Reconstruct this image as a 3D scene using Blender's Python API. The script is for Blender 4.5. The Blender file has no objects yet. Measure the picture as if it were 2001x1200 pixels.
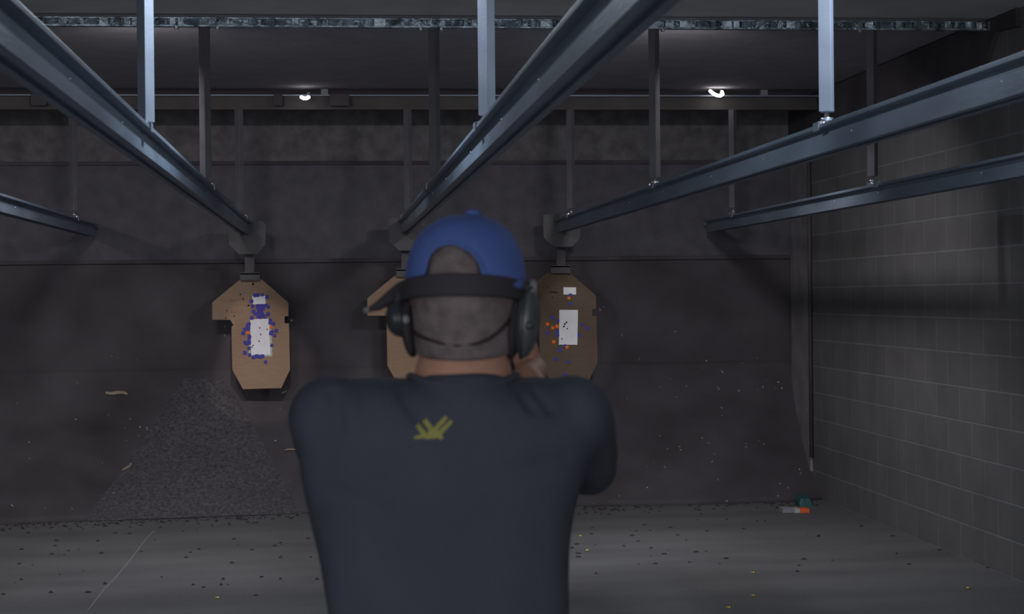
import bpy, math, random
from mathutils import Vector, Matrix, noise
from mathutils.bvhtree import BVHTree
random.seed(7)
sc = bpy.context.scene
COL = sc.collection
PI = math.pi

# ------------------------------------------------------------------ camera
F = 3500.0; CX, CY = 1000.5, 600.0
HC = 1.55                                  # camera height above the floor
VX, VY = 652.0, 584.0                      # where the rails (world +Y) converge
ROLL = 0.010
yv = Vector(((VX-CX)/F, -(VY-CY)/F, -1.0)).normalized()
t = (ROLL*yv.x - yv.y)/yv.z
zv = Vector((-ROLL, 1.0, t)).normalized()
xv = yv.cross(zv).normalized(); zv = xv.cross(yv).normalized()
M_wc = Matrix((xv, yv, zv))                # rows: world axes in camera space -> maps cam vector to world
CAM = Vector((0, 0, HC))
def project(p):
    d = M_wc.transposed() @ (Vector(p)-CAM)
    return CX + F*d.x/-d.z, CY - F*d.y/-d.z
def ray(px, py):
    return M_wc @ Vector(((px-CX)/F, -(py-CY)/F, -1.0))
def PY(px, py, Y):
    d = ray(px, py); return CAM + d*(Y/d.y)
def PX(px, py, X):
    d = ray(px, py); return CAM + d*(X/d.x)
def PZ(px, py, Z):
    d = ray(px, py); return CAM + d*((Z-HC)/d.z)
cd = bpy.data.cameras.new('camera'); cam = bpy.data.objects.new('camera', cd); COL.objects.link(cam)
cam.matrix_world = Matrix.Translation(CAM) @ M_wc.to_4x4()
cd.sensor_width = 36; cd.lens = 36*F/2001; cd.clip_start = .05; cd.clip_end = 60
cd.dof.use_dof = True; cd.dof.focus_distance = 12.0; cd.dof.aperture_fstop = 8.0
sc.camera = cam

# ------------------------------------------------------------------ materials
def mat(name, col, rough=.6, metal=0.0, var=0.0, scale=8.0, bump=0.0, bscale=40.0, spec=.5, col2=None, detail=4, stretch=None, rvar=0.0):
    m = bpy.data.materials.new(name); m.use_nodes = True
    nt = m.node_tree; n = nt.nodes; b = n['Principled BSDF']
    b.inputs['Base Color'].default_value = (*col, 1); b.inputs['Roughness'].default_value = rough
    b.inputs['Metallic'].default_value = metal; b.inputs['Specular IOR Level'].default_value = spec
    tc = n.new('ShaderNodeTexCoord'); mp = n.new('ShaderNodeMapping'); nt.links.new(tc.outputs['Object'], mp.inputs[0])
    if stretch: mp.inputs['Scale'].default_value = stretch
    if var or col2:
        nz = n.new('ShaderNodeTexNoise'); nz.inputs['Scale'].default_value = scale; nz.inputs['Detail'].default_value = detail
        nt.links.new(mp.outputs[0], nz.inputs['Vector'])
        rp = n.new('ShaderNodeValToRGB'); rp.color_ramp.elements[0].position = .3; rp.color_ramp.elements[1].position = .7
        c2 = col2 or tuple(min(1, c*(1+var)) for c in col); c1 = col if col2 else tuple(c*(1-var) for c in col)
        rp.color_ramp.elements[0].color = (*c1, 1); rp.color_ramp.elements[1].color = (*c2, 1)
        nt.links.new(nz.outputs['Fac'], rp.inputs[0]); nt.links.new(rp.outputs[0], b.inputs['Base Color'])
        if rvar:
            mr = n.new('ShaderNodeMapRange'); mr.inputs['To Min'].default_value = max(.03, rough-rvar); mr.inputs['To Max'].default_value = min(1, rough+rvar)
            nt.links.new(nz.outputs['Fac'], mr.inputs[0]); nt.links.new(mr.outputs[0], b.inputs['Roughness'])
    if bump:
        n2 = n.new('ShaderNodeTexNoise'); n2.inputs['Scale'].default_value = bscale; n2.inputs['Detail'].default_value = 6
        nt.links.new(mp.outputs[0], n2.inputs['Vector'])
        bp = n.new('ShaderNodeBump'); bp.inputs['Strength'].default_value = bump; bp.inputs['Distance'].default_value = .01
        nt.links.new(n2.outputs['Fac'], bp.inputs['Height']); nt.links.new(bp.outputs[0], b.inputs['Normal'])
    return m
def emit(name, col, s):
    m = bpy.data.materials.new(name); m.use_nodes = True; b = m.node_tree.nodes['Principled BSDF']
    b.inputs['Base Color'].default_value = (*col, 1)
    b.inputs['Emission Color'].default_value = (*col, 1); b.inputs['Emission Strength'].default_value = s
    return m
M = {}
M['galv'] = mat('galvanised steel', (.21, .262, .335), .44, .45, .18, 5, .08, 60, rvar=.10, stretch=(1, .35, 1))
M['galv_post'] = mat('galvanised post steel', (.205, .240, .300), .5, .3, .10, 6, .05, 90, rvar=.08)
M['strut'] = mat('slotted strut steel', (.34, .42, .48), .30, .7, .75, 14, .9, 30, rvar=.15)  # strong colour noise paints sparkle onto the beam
M['dull_shaded_steel'] = mat('dull and shaded grey steel', (.14, .136, .150), .6, .15, .15, 6, .05, 50)  # darker than the near posts, painting shade on rear rows; also rods and bracket
M['carrier'] = mat('grey carrier steel', (.095, .092, .098), .6, .1, .12, 6, .05, 50)
M['bolt'] = mat('zinc bolt', (.75, .77, .8), .25, .9)
M['brown_steel'] = mat('primed brown steel', (.075, .069, .065), .7, .1, .2, 4)
M['rubber'] = mat('black ballistic rubber', (.086, .079, .087), .85, 0, .25, 2.2, .35, 90, spec=.15)
M['rubber_panel'] = mat('rubber panel', (.118, .113, .130), .9, 0, .15, 9, .25, 60, spec=.15)
M['rubber_panel2'] = mat('textured rubber panel', (.150, .144, .150), .9, 0, .3, 9, .5, 24, spec=.15)
M['rubber_bit'] = mat('rubber crumb', (.05, .048, .051), .9, spec=.1)
M['granule'] = mat('shredded rubber', (.095, .091, .099), .9, 0, .38, 45, .5, 60, spec=.1, detail=8)
M['ceil'] = mat('grey ceiling board', (.58, .58, .57), .8, 0, .10, 2.5)
M['ceil_dark'] = mat('black acoustic ceiling', (.34, .322, .346), .95, 0, .08, 6, .1, 40, spec=.1)
M['card'] = mat('corrugated cardboard', (.33, .225, .155), .8, 0, .07, 9, .04, 80, spec=.2, stretch=(1, 1, 5))
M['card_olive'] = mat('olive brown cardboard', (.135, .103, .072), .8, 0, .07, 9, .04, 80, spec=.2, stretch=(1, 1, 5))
M['paper'] = mat('white paper', (.88, .89, .93), .75, 0, .04, 14, spec=.2)
M['paper_old'] = mat('yellowed paper', (.50, .52, .47), .8, 0, .06, 14, spec=.2)
M['blue_paster'] = mat('blue paster', (.075, .07, .36), .7, spec=.2)
M['orange_paster'] = mat('orange paster', (.95, .19, .035), .7, spec=.2)
M['hole'] = mat('bullet hole dark', (.012, .010, .009), .95, spec=.05)
M['ink'] = mat('faded marker ink', (.27, .175, .11), .85, spec=.1)
M['shirt'] = mat('navy cotton', (.060, .070, .092), .95, 0, .12, 7, .3, 260, spec=.12)
M['logo'] = mat('yellow print', (.27, .27, .08), .8, 0, .15, 60, spec=.2)
M['cap'] = mat('blue cap cloth', (.082, .140, .39), .9, 0, .08, 14, .25, 320, spec=.15)
M['hair'] = mat('short grey hair', (.175, .150, .150), .9, 0, .25, 45, .6, 240, spec=.1)
M['skin'] = mat('skin', (.40, .228, .160), .65, 0, .10, 16, .06, 120, spec=.15)
M['muff'] = mat('black earmuff plastic', (.032, .036, .044), .32, 0, spec=.5)
M['muff_shell'] = mat('grey green earmuff shell', (.065, .078, .084), .28, 0, .3, 22, spec=.6)
M['band'] = mat('black padded band', (.040, .039, .046), .75, 0, bump=.15, bscale=150, spec=.25)
M['foam'] = mat('black foam cushion', (.034, .032, .035), .8, spec=.2)
M['cord'] = mat('dark cord', (.035, .026, .028), .8, spec=.2)
M['tip'] = mat('grey boom tip', (.16, .17, .20), .5)
M['gun'] = mat('black gun steel', (.02, .02, .022), .4, .5)
M['denim'] = mat('dark trousers', (.03, .035, .05), .9, 0, .2, 30, .2, 200)
M['shoe'] = mat('black boot', (.02, .018, .017), .6)
M['eye'] = mat('eye white', (.7, .68, .65), .3)
M['lens'] = mat('smoked lens', (.05, .05, .055), .1, 0)
M['brass'] = mat('brass', (.75, .62, .16), .35, .6)
M['scrap'] = mat('pale scrap', (.55, .53, .49), .85, 0, .3, 20, spec=.2)
M['tan_scrap'] = mat('tan splinter', (.33, .29, .22), .85, 0, .2, 20, spec=.2)
M['grey_scrap'] = mat('grey scrap', (.20, .20, .205), .85, 0, .3, 20, spec=.2)
M['orange_end'] = mat('orange panel', (.85, .16, .05), .7, spec=.2)
M['teal'] = mat('teal plastic', (.025, .10, .105), .5)
M['box_grey'] = mat('grey card', (.27, .27, .285), .8, spec=.2)
M['box_light'] = mat('light grey card', (.42, .45, .44), .8, spec=.2)
M['lamp'] = emit('lit lamp tube', (1.0, .97, .98), 7.0)
M['lamp_base'] = mat('white lamp base', (.45, .45, .47), .5)

# concrete floor
def floor_mat():
    m = bpy.data.materials.new('worn concrete'); m.use_nodes = True; nt = m.node_tree; n = nt.nodes; L = nt.links
    b = n['Principled BSDF']; b.inputs['Roughness'].default_value = .62; b.inputs['Specular IOR Level'].default_value = .3
    tc = n.new('ShaderNodeTexCoord')
    mp = n.new('ShaderNodeMapping'); mp.inputs['Scale'].default_value = (.6, 1.6, 1); L.new(tc.outputs['Object'], mp.inputs[0])
    a = n.new('ShaderNodeTexNoise'); a.inputs['Scale'].default_value = 1.3; a.inputs['Detail'].default_value = 7; L.new(mp.outputs[0], a.inputs['Vector'])
    r = n.new('ShaderNodeValToRGB'); r.color_ramp.elements[0].position = .3; r.color_ramp.elements[1].position = .72
    r.color_ramp.elements[0].color = (.142, .142, .148, 1); r.color_ramp.elements[1].color = (.212, .212, .218, 1); L.new(a.outputs['Fac'], r.inputs[0])
    g = n.new('ShaderNodeTexNoise'); g.inputs['Scale'].default_value = 60; g.inputs['Detail'].default_value = 5; L.new(tc.outputs['Object'], g.inputs['Vector'])
    mx = n.new('ShaderNodeMix'); mx.data_type = 'RGBA'; mx.blend_type = 'MULTIPLY'; mx.inputs[0].default_value = .35
    L.new(r.outputs[0], mx.inputs[6]); L.new(g.outputs['Fac'], mx.inputs[7]); L.new(mx.outputs[2], b.inputs['Base Color'])
    bp = n.new('ShaderNodeBump'); bp.inputs['Strength'].default_value = .12; bp.inputs['Distance'].default_value = .01
    L.new(g.outputs['Fac'], bp.inputs['Height']); L.new(bp.outputs[0], b.inputs['Normal'])
    return m
def block_mat():
    m = bpy.data.materials.new('painted concrete block'); m.use_nodes = True; nt = m.node_tree; n = nt.nodes; L = nt.links
    b = n['Principled BSDF']; b.inputs['Roughness'].default_value = .75; b.inputs['Specular IOR Level'].default_value = .25
    tc = n.new('ShaderNodeTexCoord'); sp = n.new('ShaderNodeSeparateXYZ'); cb = n.new('ShaderNodeCombineXYZ')
    L.new(tc.outputs['Object'], sp.inputs[0]); L.new(sp.outputs['Y'], cb.inputs['X']); L.new(sp.outputs['Z'], cb.inputs['Y'])
    br = n.new('ShaderNodeTexBrick'); br.offset = .5
    br.inputs['Scale'].default_value = 1; br.inputs['Brick Width'].default_value = .4; br.inputs['Row Height'].default_value = .2
    br.inputs['Mortar Size'].default_value = .006; br.inputs['Mortar Smooth'].default_value = .3
    br.inputs['Color1'].default_value = (.226, .220, .223, 1); br.inputs['Color2'].default_value = (.204, .200, .200, 1); br.inputs['Mortar'].default_value = (.305, .305, .31, 1)
    L.new(cb.outputs[0], br.inputs['Vector'])
    nz = n.new('ShaderNodeTexNoise'); nz.inputs['Scale'].default_value = 3.0; nz.inputs['Detail'].default_value = 8; L.new(tc.outputs['Object'], nz.inputs['Vector'])
    mx = n.new('ShaderNodeMix'); mx.data_type = 'RGBA'; mx.blend_type = 'MULTIPLY'; mx.inputs[0].default_value = .45
    L.new(br.outputs['Color'], mx.inputs[6]); L.new(nz.outputs['Fac'], mx.inputs[7]); L.new(mx.outputs[2], b.inputs['Base Color'])
    n3 = n.new('ShaderNodeTexNoise'); n3.inputs['Scale'].default_value = 70; n3.inputs['Detail'].default_value = 4; L.new(tc.outputs['Object'], n3.inputs['Vector'])
    ad = n.new('ShaderNodeMath'); ad.operation = 'MULTIPLY_ADD'; ad.inputs[1].default_value = .35
    L.new(n3.outputs['Fac'], ad.inputs[0]); L.new(br.outputs['Fac'], ad.inputs[2])
    iv = n.new('ShaderNodeMath'); iv.operation = 'MULTIPLY'; iv.inputs[1].default_value = -1; L.new(ad.outputs[0], iv.inputs[0])
    bp = n.new('ShaderNodeBump'); bp.inputs['Strength'].default_value = .5; bp.inputs['Distance'].default_value = .006
    L.new(iv.outputs[0], bp.inputs['Height']); L.new(bp.outputs[0], b.inputs['Normal'])
    return m
M['floor'] = floor_mat(); M['block'] = block_mat()

# ------------------------------------------------------------------ mesh builder
class MB:
    def __init__(s): s.v = []; s.f = []
    def add(s, vs, fs):
        k = len(s.v); s.v += [Vector(p) for p in vs]; s.f += [tuple(i+k for i in f) for f in fs]; return s
    def box(s, c, d, R=None):
        c = Vector(c); h = [x/2 for x in d]
        vs = [Vector((x*h[0], y*h[1], z*h[2])) for z in (-1, 1) for y in (-1, 1) for x in (-1, 1)]
        if R: vs = [R @ p for p in vs]
        return s.add([c+p for p in vs], [(0,2,3,1),(4,5,7,6),(0,1,5,4),(1,3,7,5),(3,2,6,7),(2,0,4,6)])
    def loft(s, rings, cap=True):
        n = len(rings[0]); vs = [p for r in rings for p in r]; fs = []
        for k in range(len(rings)-1):
            for i in range(n):
                j = (i+1) % n; fs.append((k*n+i, k*n+j, (k+1)*n+j, (k+1)*n+i))
        if cap:
            fs.append(tuple(reversed(range(n)))); fs.append(tuple((len(rings)-1)*n+i for i in range(n)))
        return s.add(vs, fs)
    def prism(s, pts, vec):
        return s.loft([[Vector(p) for p in pts], [Vector(p)+Vector(vec) for p in pts]])
    def tube(s, pts, rad, n=12, ell=None):
        pts = [Vector(p) for p in pts]; rings = []
        if not isinstance(rad, (list, tuple)): rad = [rad]*len(pts)
        up = None
        for i, p in enumerate(pts):
            d = (pts[min(i+1, len(pts)-1)]-pts[max(i-1, 0)]).normalized()
            if up is None:
                up = Vector((0, 0, 1)) if abs(d.z) < .9 else Vector((0, 1, 0))
            a = d.cross(up).normalized(); bq = a.cross(d).normalized(); up = bq
            rings.append([p + a*math.cos(2*PI*k/n)*rad[i]*(ell or 1) + bq*math.sin(2*PI*k/n)*rad[i] for k in range(n)])
        return s.loft(rings)
    def capsule(s, pts, rad, n=14):
        pts = [Vector(p) for p in pts]; rad = list(rad) if isinstance(rad, (list, tuple)) else [rad]*len(pts)
        d0 = (pts[0]-pts[1]).normalized(); d1 = (pts[-1]-pts[-2]).normalized()
        P, Rr = [], []
        for a in (1.0, .92, .7, .38): P.append(pts[0]+d0*rad[0]*a); Rr.append(rad[0]*math.sqrt(max(0.004, 1-a*a)))
        P += pts; Rr += rad
        for a in (.38, .7, .92, 1.0): P.append(pts[-1]+d1*rad[-1]*a); Rr.append(rad[-1]*math.sqrt(max(0.004, 1-a*a)))
        return s.tube(P, Rr, n)
    def ellipsoid(s, c, r, R=None, nu=24, nv=14):
        c = Vector(c); rings = []
        for j in range(1, nv):
            th = PI*j/nv; ring = []
            for i in range(nu):
                ph = 2*PI*i/nu; p = Vector((r[0]*math.sin(th)*math.cos(ph), r[1]*math.sin(th)*math.sin(ph), -r[2]*math.cos(th)))
                ring.append(c + (R @ p if R else p))
            rings.append(ring)
        return s.loft(rings)
    def build(s, name, m, parent=None, smooth=False, bevel=0):
        off = Vector((0, 0, 0)); q = parent
        while q is not None: off += q.location; q = q.parent
        me = bpy.data.meshes.new(name); me.from_pydata([p-off for p in s.v], [], s.f); me.update()
        o = bpy.data.objects.new(name, me); COL.objects.link(o); o.parent = parent
        me.materials.append(m)
        if smooth:
            for p in me.polygons: p.use_smooth = True
        if bevel:
            b = o.modifiers.new('bevel', 'BEVEL'); b.width = bevel; b.segments = 2; b.limit_method = 'ANGLE'
        return o
def recenter(o, loc):
    """move a top-level mesh's origin to loc without moving its surface"""
    loc = Vector(loc)
    for v in o.data.vertices: v.co -= loc
    o.location = loc
def tag(o, label=None, cat=None, group=None, kind=None):
    if label: o['label'] = label
    if cat: o['category'] = cat
    if group: o['group'] = group
    if kind: o['kind'] = kind
    return o
def thing(name, loc, label, cat, group=None):
    o = bpy.data.objects.new(name, None); COL.objects.link(o); o.location = loc; o.empty_display_size = .1
    return tag(o, label, cat, group)
def struct(o, label=None):
    return tag(o, label, None, None, 'structure')
def remesh(mb, name, m, voxel, parent=None, smooth=6, disp=None):
    tmp = mb.build('remesh_source', m)
    md = tmp.modifiers.new('r', 'REMESH'); md.mode = 'VOXEL'; md.voxel_size = voxel
    sm = tmp.modifiers.new('s', 'SMOOTH'); sm.iterations = smooth; sm.factor = .5
    dg = bpy.context.evaluated_depsgraph_get()
    me = bpy.data.meshes.new_from_object(tmp.evaluated_get(dg)); me.name = name
    bpy.data.objects.remove(tmp)
    off = Vector((0, 0, 0)); q = parent
    while q is not None: off += q.location; q = q.parent
    for v in me.vertices:
        if disp: v.co += disp(v.co.copy(), v.normal)
    for v in me.vertices: v.co -= off
    for p in me.polygons: p.use_smooth = True
    o = bpy.data.objects.new(name, me); COL.objects.link(o); o.parent = parent
    if not me.materials: me.materials.append(m)
    return o

# ------------------------------------------------------------------ measures
XW = 3.65                      # right wall
RAILX = [-1.84, -.666, .549, 1.743, 2.955]      # rail centre lines, left to right
RZ = HC+.494                   # underside of the rails
Y1, Y2, Y3, YEND = 6.33, 9.60, 13.05, 13.62
YB = 14.0                      # backstop face
ZC = 3.06
XL = -8.0

# ------------------------------------------------------------------ setting
mb = MB(); mb.box(((XL+XW)/2, 6.2, -.05), (XW-XL+.4, 17.6, .1)); struct(mb.build('floor', M['floor']))
mb = MB(); mb.box((XW+.1, 6.2, 1.55), (.2, 17.6, 3.3)); struct(mb.build('wall_right', M['block']))
mb = MB(); mb.box((XL-.1, 6.2, 1.55), (.2, 17.6, 3.3)); struct(mb.build('wall_left', M['block']))
mb = MB(); mb.box(((XL+XW)/2, 3.6, ZC+.05), (XW-XL, 12.1, .1)); struct(mb.build('ceiling', M['ceil']))
mb = MB(); mb.box(((XL+XW)/2, 11.95, ZC+.06), (XW-XL, 4.6, .1)); struct(mb.build('ceiling.001', M['ceil_dark']))
# back wall: three tiers of rubber, each with its ledge
zA = PY(700, 318, YB).z; zB = PY(700, 508, YB).z
mb = MB(); mb.box(((XL+XW)/2, YB+.15, (zA+ZC)/2), (XW-XL, .3, ZC-zA)); struct(mb.build('wall_back', M['rubber_panel2']))
mb = MB(); mb.box(((XL+XW)/2, YB+.17, (zA+zB)/2), (XW-XL, .3, zA-zB)); struct(mb.build('wall_back.001', M['rubber_panel']))
mb = MB(); mb.box(((XL+XW)/2, YB+.19, zB/2), (XW-XL, .3, zB)); struct(mb.build('wall_back.002', M['rubber']))
mb = MB(); mb.box(((XL+XW)/2, YB+.02, zA), (XW-XL, .05, .03)); struct(mb.build('trim_1', M['rubber']))
mb = MB(); mb.box(((XL+XW)/2, YB+.03, zB), (XW-XL, .04, .03)); struct(mb.build('trim_2', M['rubber']))
# plate strip and dark joint on the right wall
ya = PX(1583, 600, XW-.01).y
mb = MB(); mb.box((XW-.01, (ya+YB)/2, 1.53), (.02, YB-ya, 3.06)); struct(mb.build('trim_3', mat('grey wall plate', (.25, .24, .245), .7, 0, .2, 5)), 'grey plate strip where the block wall meets the backstop')
mb = MB(); mb.tube([(XW-.018, ya-.03, .30), (XW-.018, ya-.03, ZC)], .016, 10); tag(mb.build('conduit', M['rubber'], smooth=True), 'thin dark conduit running up the right block wall beside the plate strip', 'conduit')
# dark raked sheet high on the right wall behind the strut beam
pa, pb = PX(1985, 52, XW-.03), PX(1928, 112, XW-.03)
pts = [(XW-.03, pa.y, ZC), (XW-.03, pa.y, pa.z), (XW-.03, PX(1945, 62, XW-.03).y, PX(1945, 62, XW-.03).z), (XW-.03, pb.y, pb.z), (XW-.03, pb.y+.25, pb.z-.2), (XW-.03, YB, pb.z-.2), (XW-.03, YB, ZC)]
struct(MB().prism(pts, (.03, 0, 0)).build('trim_4', M['rubber']), 'dark sheet high on the right wall with a raked edge')

# rubber berm: slope of black rubber in front of the backstop
base = [PZ(-260, 1038, 0), PZ(0, 1027, 0), PZ(150, 1020, 0), PZ(330, 1014, 0), PZ(450, 1009, 0), PZ(600, 1004, 0), PZ(800, 998, 0), PZ(1120, 991, 0), PZ(1350, 987, 0), PZ(1560, 981, 0), PZ(1612, 976, 0)]
base = [Vector((XL, base[0].y-.3, 0))] + base + [Vector((XW, base[-1].y-.02, 0))]
ZT = 1.02
def base_y(x):
    for a, b in zip(base, base[1:]):
        if a.x <= x <= b.x: return a.y+(b.y-a.y)*(x-a.x)/max(1e-6, b.x-a.x)
    return base[-1].y
def berm_pt(x, u, bump=1.0):
    """u 0 at the floor, 1 at the top against the backstop"""
    y0 = base_y(x); y = y0+(YB+.035-y0)*(1-(1-u)**1.75); z = ZT*u
    k = min(1, u*8)*min(1, (1-u)*8)
    d = (noise.noise(Vector((x*2.1, u*3.3, 1.7)))*.035 + noise.noise(Vector((x*7, u*9, 4.2)))*.012)*bump*k
    return Vector((x, y-d*.65, z+d*.75))
mb = MB(); NX, NU = 150, 24
rows = [[berm_pt(XL+(XW-XL)*i/NX, j/NU) for i in range(NX+1)] for j in range(NU+1)]
vs = [p for r in rows for p in r]; W = NX+1
fs = [(j*W+i, j*W+i+1, (j+1)*W+i+1, (j+1)*W+i) for j in range(NU) for i in range(NX)]
nb = len(vs)
vs += [Vector((XL+(XW-XL)*i/NX, YB+.04, ZT)) for i in range(W)] + [Vector((XL+(XW-XL)*i/NX, YB+.04, 0)) for i in range(W)]
for i in range(NX):
    fs += [(NU*W+i, NU*W+i+1, nb+i+1, nb+i), (nb+i, nb+i+1, nb+W+i+1, nb+W+i), (nb+W+i, nb+W+i+1, i+1, i)]
mb.add(vs, fs); bermo = mb.build('rubber_berm', M['rubber'], smooth=True); tag(bermo, 'sloping bank of black rubber along the foot of the dark backstop', 'backstop berm', kind='structure')
# paler heap of shredded rubber on the berm, left
def heap_bulge(x, u):
    c = PZ(385, 1012, 0).x; w = .78*(1-u*.88)
    q = max(0, 1-abs(x-c)/max(.03, w)); return .07*min(1, q*2.2)*min(1, (1-u)*6)
x0, x1 = PZ(170, 1012, 0).x, PZ(590, 1005, 0).x
mb = MB(); N1, N2 = 80, 40; grid = []
for j in range(N2+1):
    for i in range(N1+1):
        u = j/N2*.93; xc = (x0+x1)/2; hw = (x1-x0)/2*(1-j/N2*.82)
        x = xc+hw*(2*i/N1-1); e = 1-abs(2*i/N1-1)
        b = (.004+.031*min(1, u*9))*min(1, e*2.2)*min(1, (1-j/N2)*5)+noise.noise(Vector((x*16, u*22, 3)))*.014*min(1, e*6)*min(1, u*9)
        p = berm_pt(x, u); grid.append(p+Vector((0, -b*.65-.004, b*.75+.002)))
W1 = N1+1
mb.add(grid, [(j*W1+i, j*W1+i+1, (j+1)*W1+i+1, (j+1)*W1+i) for j in range(N2) for i in range(N1)])
tag(mb.build('shredded_rubber', M['granule'], smooth=True), 'greyer heap of shredded rubber spilling down the berm below the left target', 'rubber granules', kind='stuff')

# ------------------------------------------------------------------ beams
def hexbolt(mbq, c, r, h, axis='z'):
    c = Vector(c); ring = []
    for k in (0, 1):
        rg = []
        for i in range(6):
            a, b = r*math.cos(i*PI/3), r*math.sin(i*PI/3)
            rg.append(c+(Vector((a, b, h*k)) if axis == 'z' else Vector((a, -h*k, b)) if axis == 'y' else Vector((h*k, a, b))))
        ring.append(rg)
    mbq.loft(ring)
zA0, zA1 = PY(940, 55.5, Y2).z, PY(940, 38, Y2).z
sb = thing('strut_beam', (0, Y2, (zA0+zA1)/2), 'long slotted galvanised strut beam spanning the lanes under the grey ceiling', 'strut beam')
hgt = zA1-zA0; x0s = XL; x1s = PY(1978, 44, Y2).x
mb = MB()
mb.box(((x0s+x1s)/2, Y2, zA0+.004), (x1s-x0s, .045, .008)); mb.box(((x0s+x1s)/2, Y2, zA1-.003), (x1s-x0s, .045, .006))
mb.box(((x0s+x1s)/2, Y2+.02, (zA0+zA1)/2), (x1s-x0s, .004, hgt))
# punched face: webs between slots, slightly bent
x = x0s
while x < x1s-.05:
    w = random.choice((.03, .045, .06)); 
    mb.box((x+w/2, Y2-.018+random.uniform(-.002, .002), (zA0+zA1)/2), (w, .004, hgt-.012), Matrix.Rotation(random.uniform(-.35, .35), 3, 'Z') @ Matrix.Rotation(random.uniform(-.3, .3), 3, 'X'))
    if random.random() < .8:
        zz = zA0+hgt*random.uniform(.25, .75)
        mb.ellipsoid((x+w+.006, Y2-.026, zz), (random.uniform(.004, .009), .005, random.uniform(.004, .008)), Matrix.Rotation(random.uniform(-1, 1), 3, 'Y'), 8, 6)  # small blobs added as sparkling bits along the beam
    x += w+random.choice((.012, .02, .035))
mb.build('channel', M['strut'], sb)
for bx in (345, 425, 822, 862, 1295, 1680):
    q = PY(bx, 57, Y2-.012); m2 = MB(); hexbolt(m2, (q.x, q.y, zA0-.014), .012, .014); m2.build('bolt', M['bolt'], sb)
m2 = MB().box((PY(1980, 44, Y2).x, Y2, (zA0+zA1)/2+.01), (.03, .08, .1)); m2.build('end_bracket', M['dull_shaded_steel'], sb)

zB1 = PY(700, 189, Y3).z; zB0 = PY(700, 214, Y3).z
cb = thing('cross_beam', (0, Y3, zB0), 'brownish steel cross beam with a bright top edge in front of the textured backstop', 'cross beam')
mb = MB(); mb.box(((XL+XW)/2, Y3+.03, (zB0+zB1)/2), (XW-XL-.1, .05, zB1-zB0)); mb.build('web', M['brown_steel'], cb)
mb = MB(); mb.box(((XL+XW)/2, Y3+.0, zB1+.004), (XW-XL-.1, .11, .010)); mb.build('top_flange', M['galv_post'], cb)
for (p0, p1) in ((62, 92), (645, 682), (535, 552)):
    a, b = PY(p0, 200, Y3-.04), PY(p1, 200, Y3-.04); MB().box(((a.x+b.x)/2, Y3-.045, zB1-.03), (b.x-a.x, .05, .085)).build('bracket', M['rubber'], cb)
# beam carries up to the dark ceiling by hidden hangers
for hx in (-6, -3, -.05, 3.2):
    MB().box((hx, Y3+.03, (zB1+ZC)/2), (.05, .04, ZC-zB1+.02)).build('hanger', M['ceil_dark'], cb)

# ------------------------------------------------------------------ lamps on the cross beam
def bulb(px, py, curve, label):
    c = PY(px, py, Y3-.13)
    o = thing('lamp', c, label, 'lamp', 'lit lamps on the far cross beam')
    pts = [PY(px+dx, py+dy, Y3-.13+dd) for dx, dy, dd in curve]
    MB().capsule(pts, .0125, 12).build('lamp_tube', M['lamp'], o, True)
    MB().capsule([pts[-1], pts[-1]+Vector((0, .06, .03)), Vector((pts[-1].x, Y3-.03, zB1+.02))], .012, 10).build('lamp_base', M['lamp_base'], o, True)
    return o, c
l1, c1 = bulb(596, 191, [(-7, -1, 0), (-3, 1, -.02), (3, 1, -.02), (7, -1, 0)], 'small oval lit lamp on the cross beam above and right of the left target')
l2, c2 = bulb(1400, 183, [(-12, -5, 0), (-6, 0, -.01), (1, 3.5, -.02), (8, 4, -.01), (12, 1, .02), (11, -3, .05)], 'curved glowing lamp tube on the cross beam right of the far post')

# ------------------------------------------------------------------ rails
half = .036
prof = [(-.036, 0), (-.013, 0), (-.013, .014), (.013, .014), (.013, 0), (.036, 0), (.036, .060), (.031, .064), (.031, .080), (.060, .081), (.060, .095), (-.060, .095), (-.060, .081), (-.031, .080), (-.031, .064), (-.036, .060)]
rail_labels = ['outer left steel target rail ending in the dark beyond the left edge', 'steel target rail running to the left target over the shooter\'s left', 'steel target rail overhead running to the target behind the shooter\'s cap',
               'steel target rail over the right lane running to the right target', 'lowest steel target rail on the right beside the block wall']
rails = []
for k, xr in enumerate(RAILX):
    ye = [13.93, YEND, YEND, YEND, 13.85][k]
    o = thing('target_rail', (xr, 6.5, RZ), rail_labels[k], 'target rail', 'overhead target rails')
    ys = -.5
    MB().prism([(xr+a, ys, RZ+b) for a, b in prof], (0, ye-ys, 0)).build('track', M['galv'], o, bevel=.0015)
    # splice clip at the hanger rows and small bolts
    for yy in (Y1-.22, Y2-.25, Y3-.2):
        c = MB()
        for sx in (-1, 1):
            c.box((xr+sx*.063, yy, RZ+.088), (.005, .07, .030))
        c.box((xr, yy, RZ+.0965), (.128, .07, .004)); c.build('splice_clip', M['galv_post'], o)
        for sx in (-1, 1):
            b = MB(); hexbolt(b, (xr+sx*.047, yy, RZ+.098), .008, .010); b.build('bolt', M['bolt'], o)
    for j in range(9):
        yy = 3.2+j*1.2+random.uniform(-.2, .2); sx = 1 if xr < 0 else -1
        b = MB(); c0 = Vector((xr+sx*.036, yy, RZ+.045)); r = .0045
        b.ellipsoid(c0, (r*.7, r, r), nu=8, nv=6); b.build('rivet', M['bolt'], o, True)
    rails.append(o)

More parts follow.
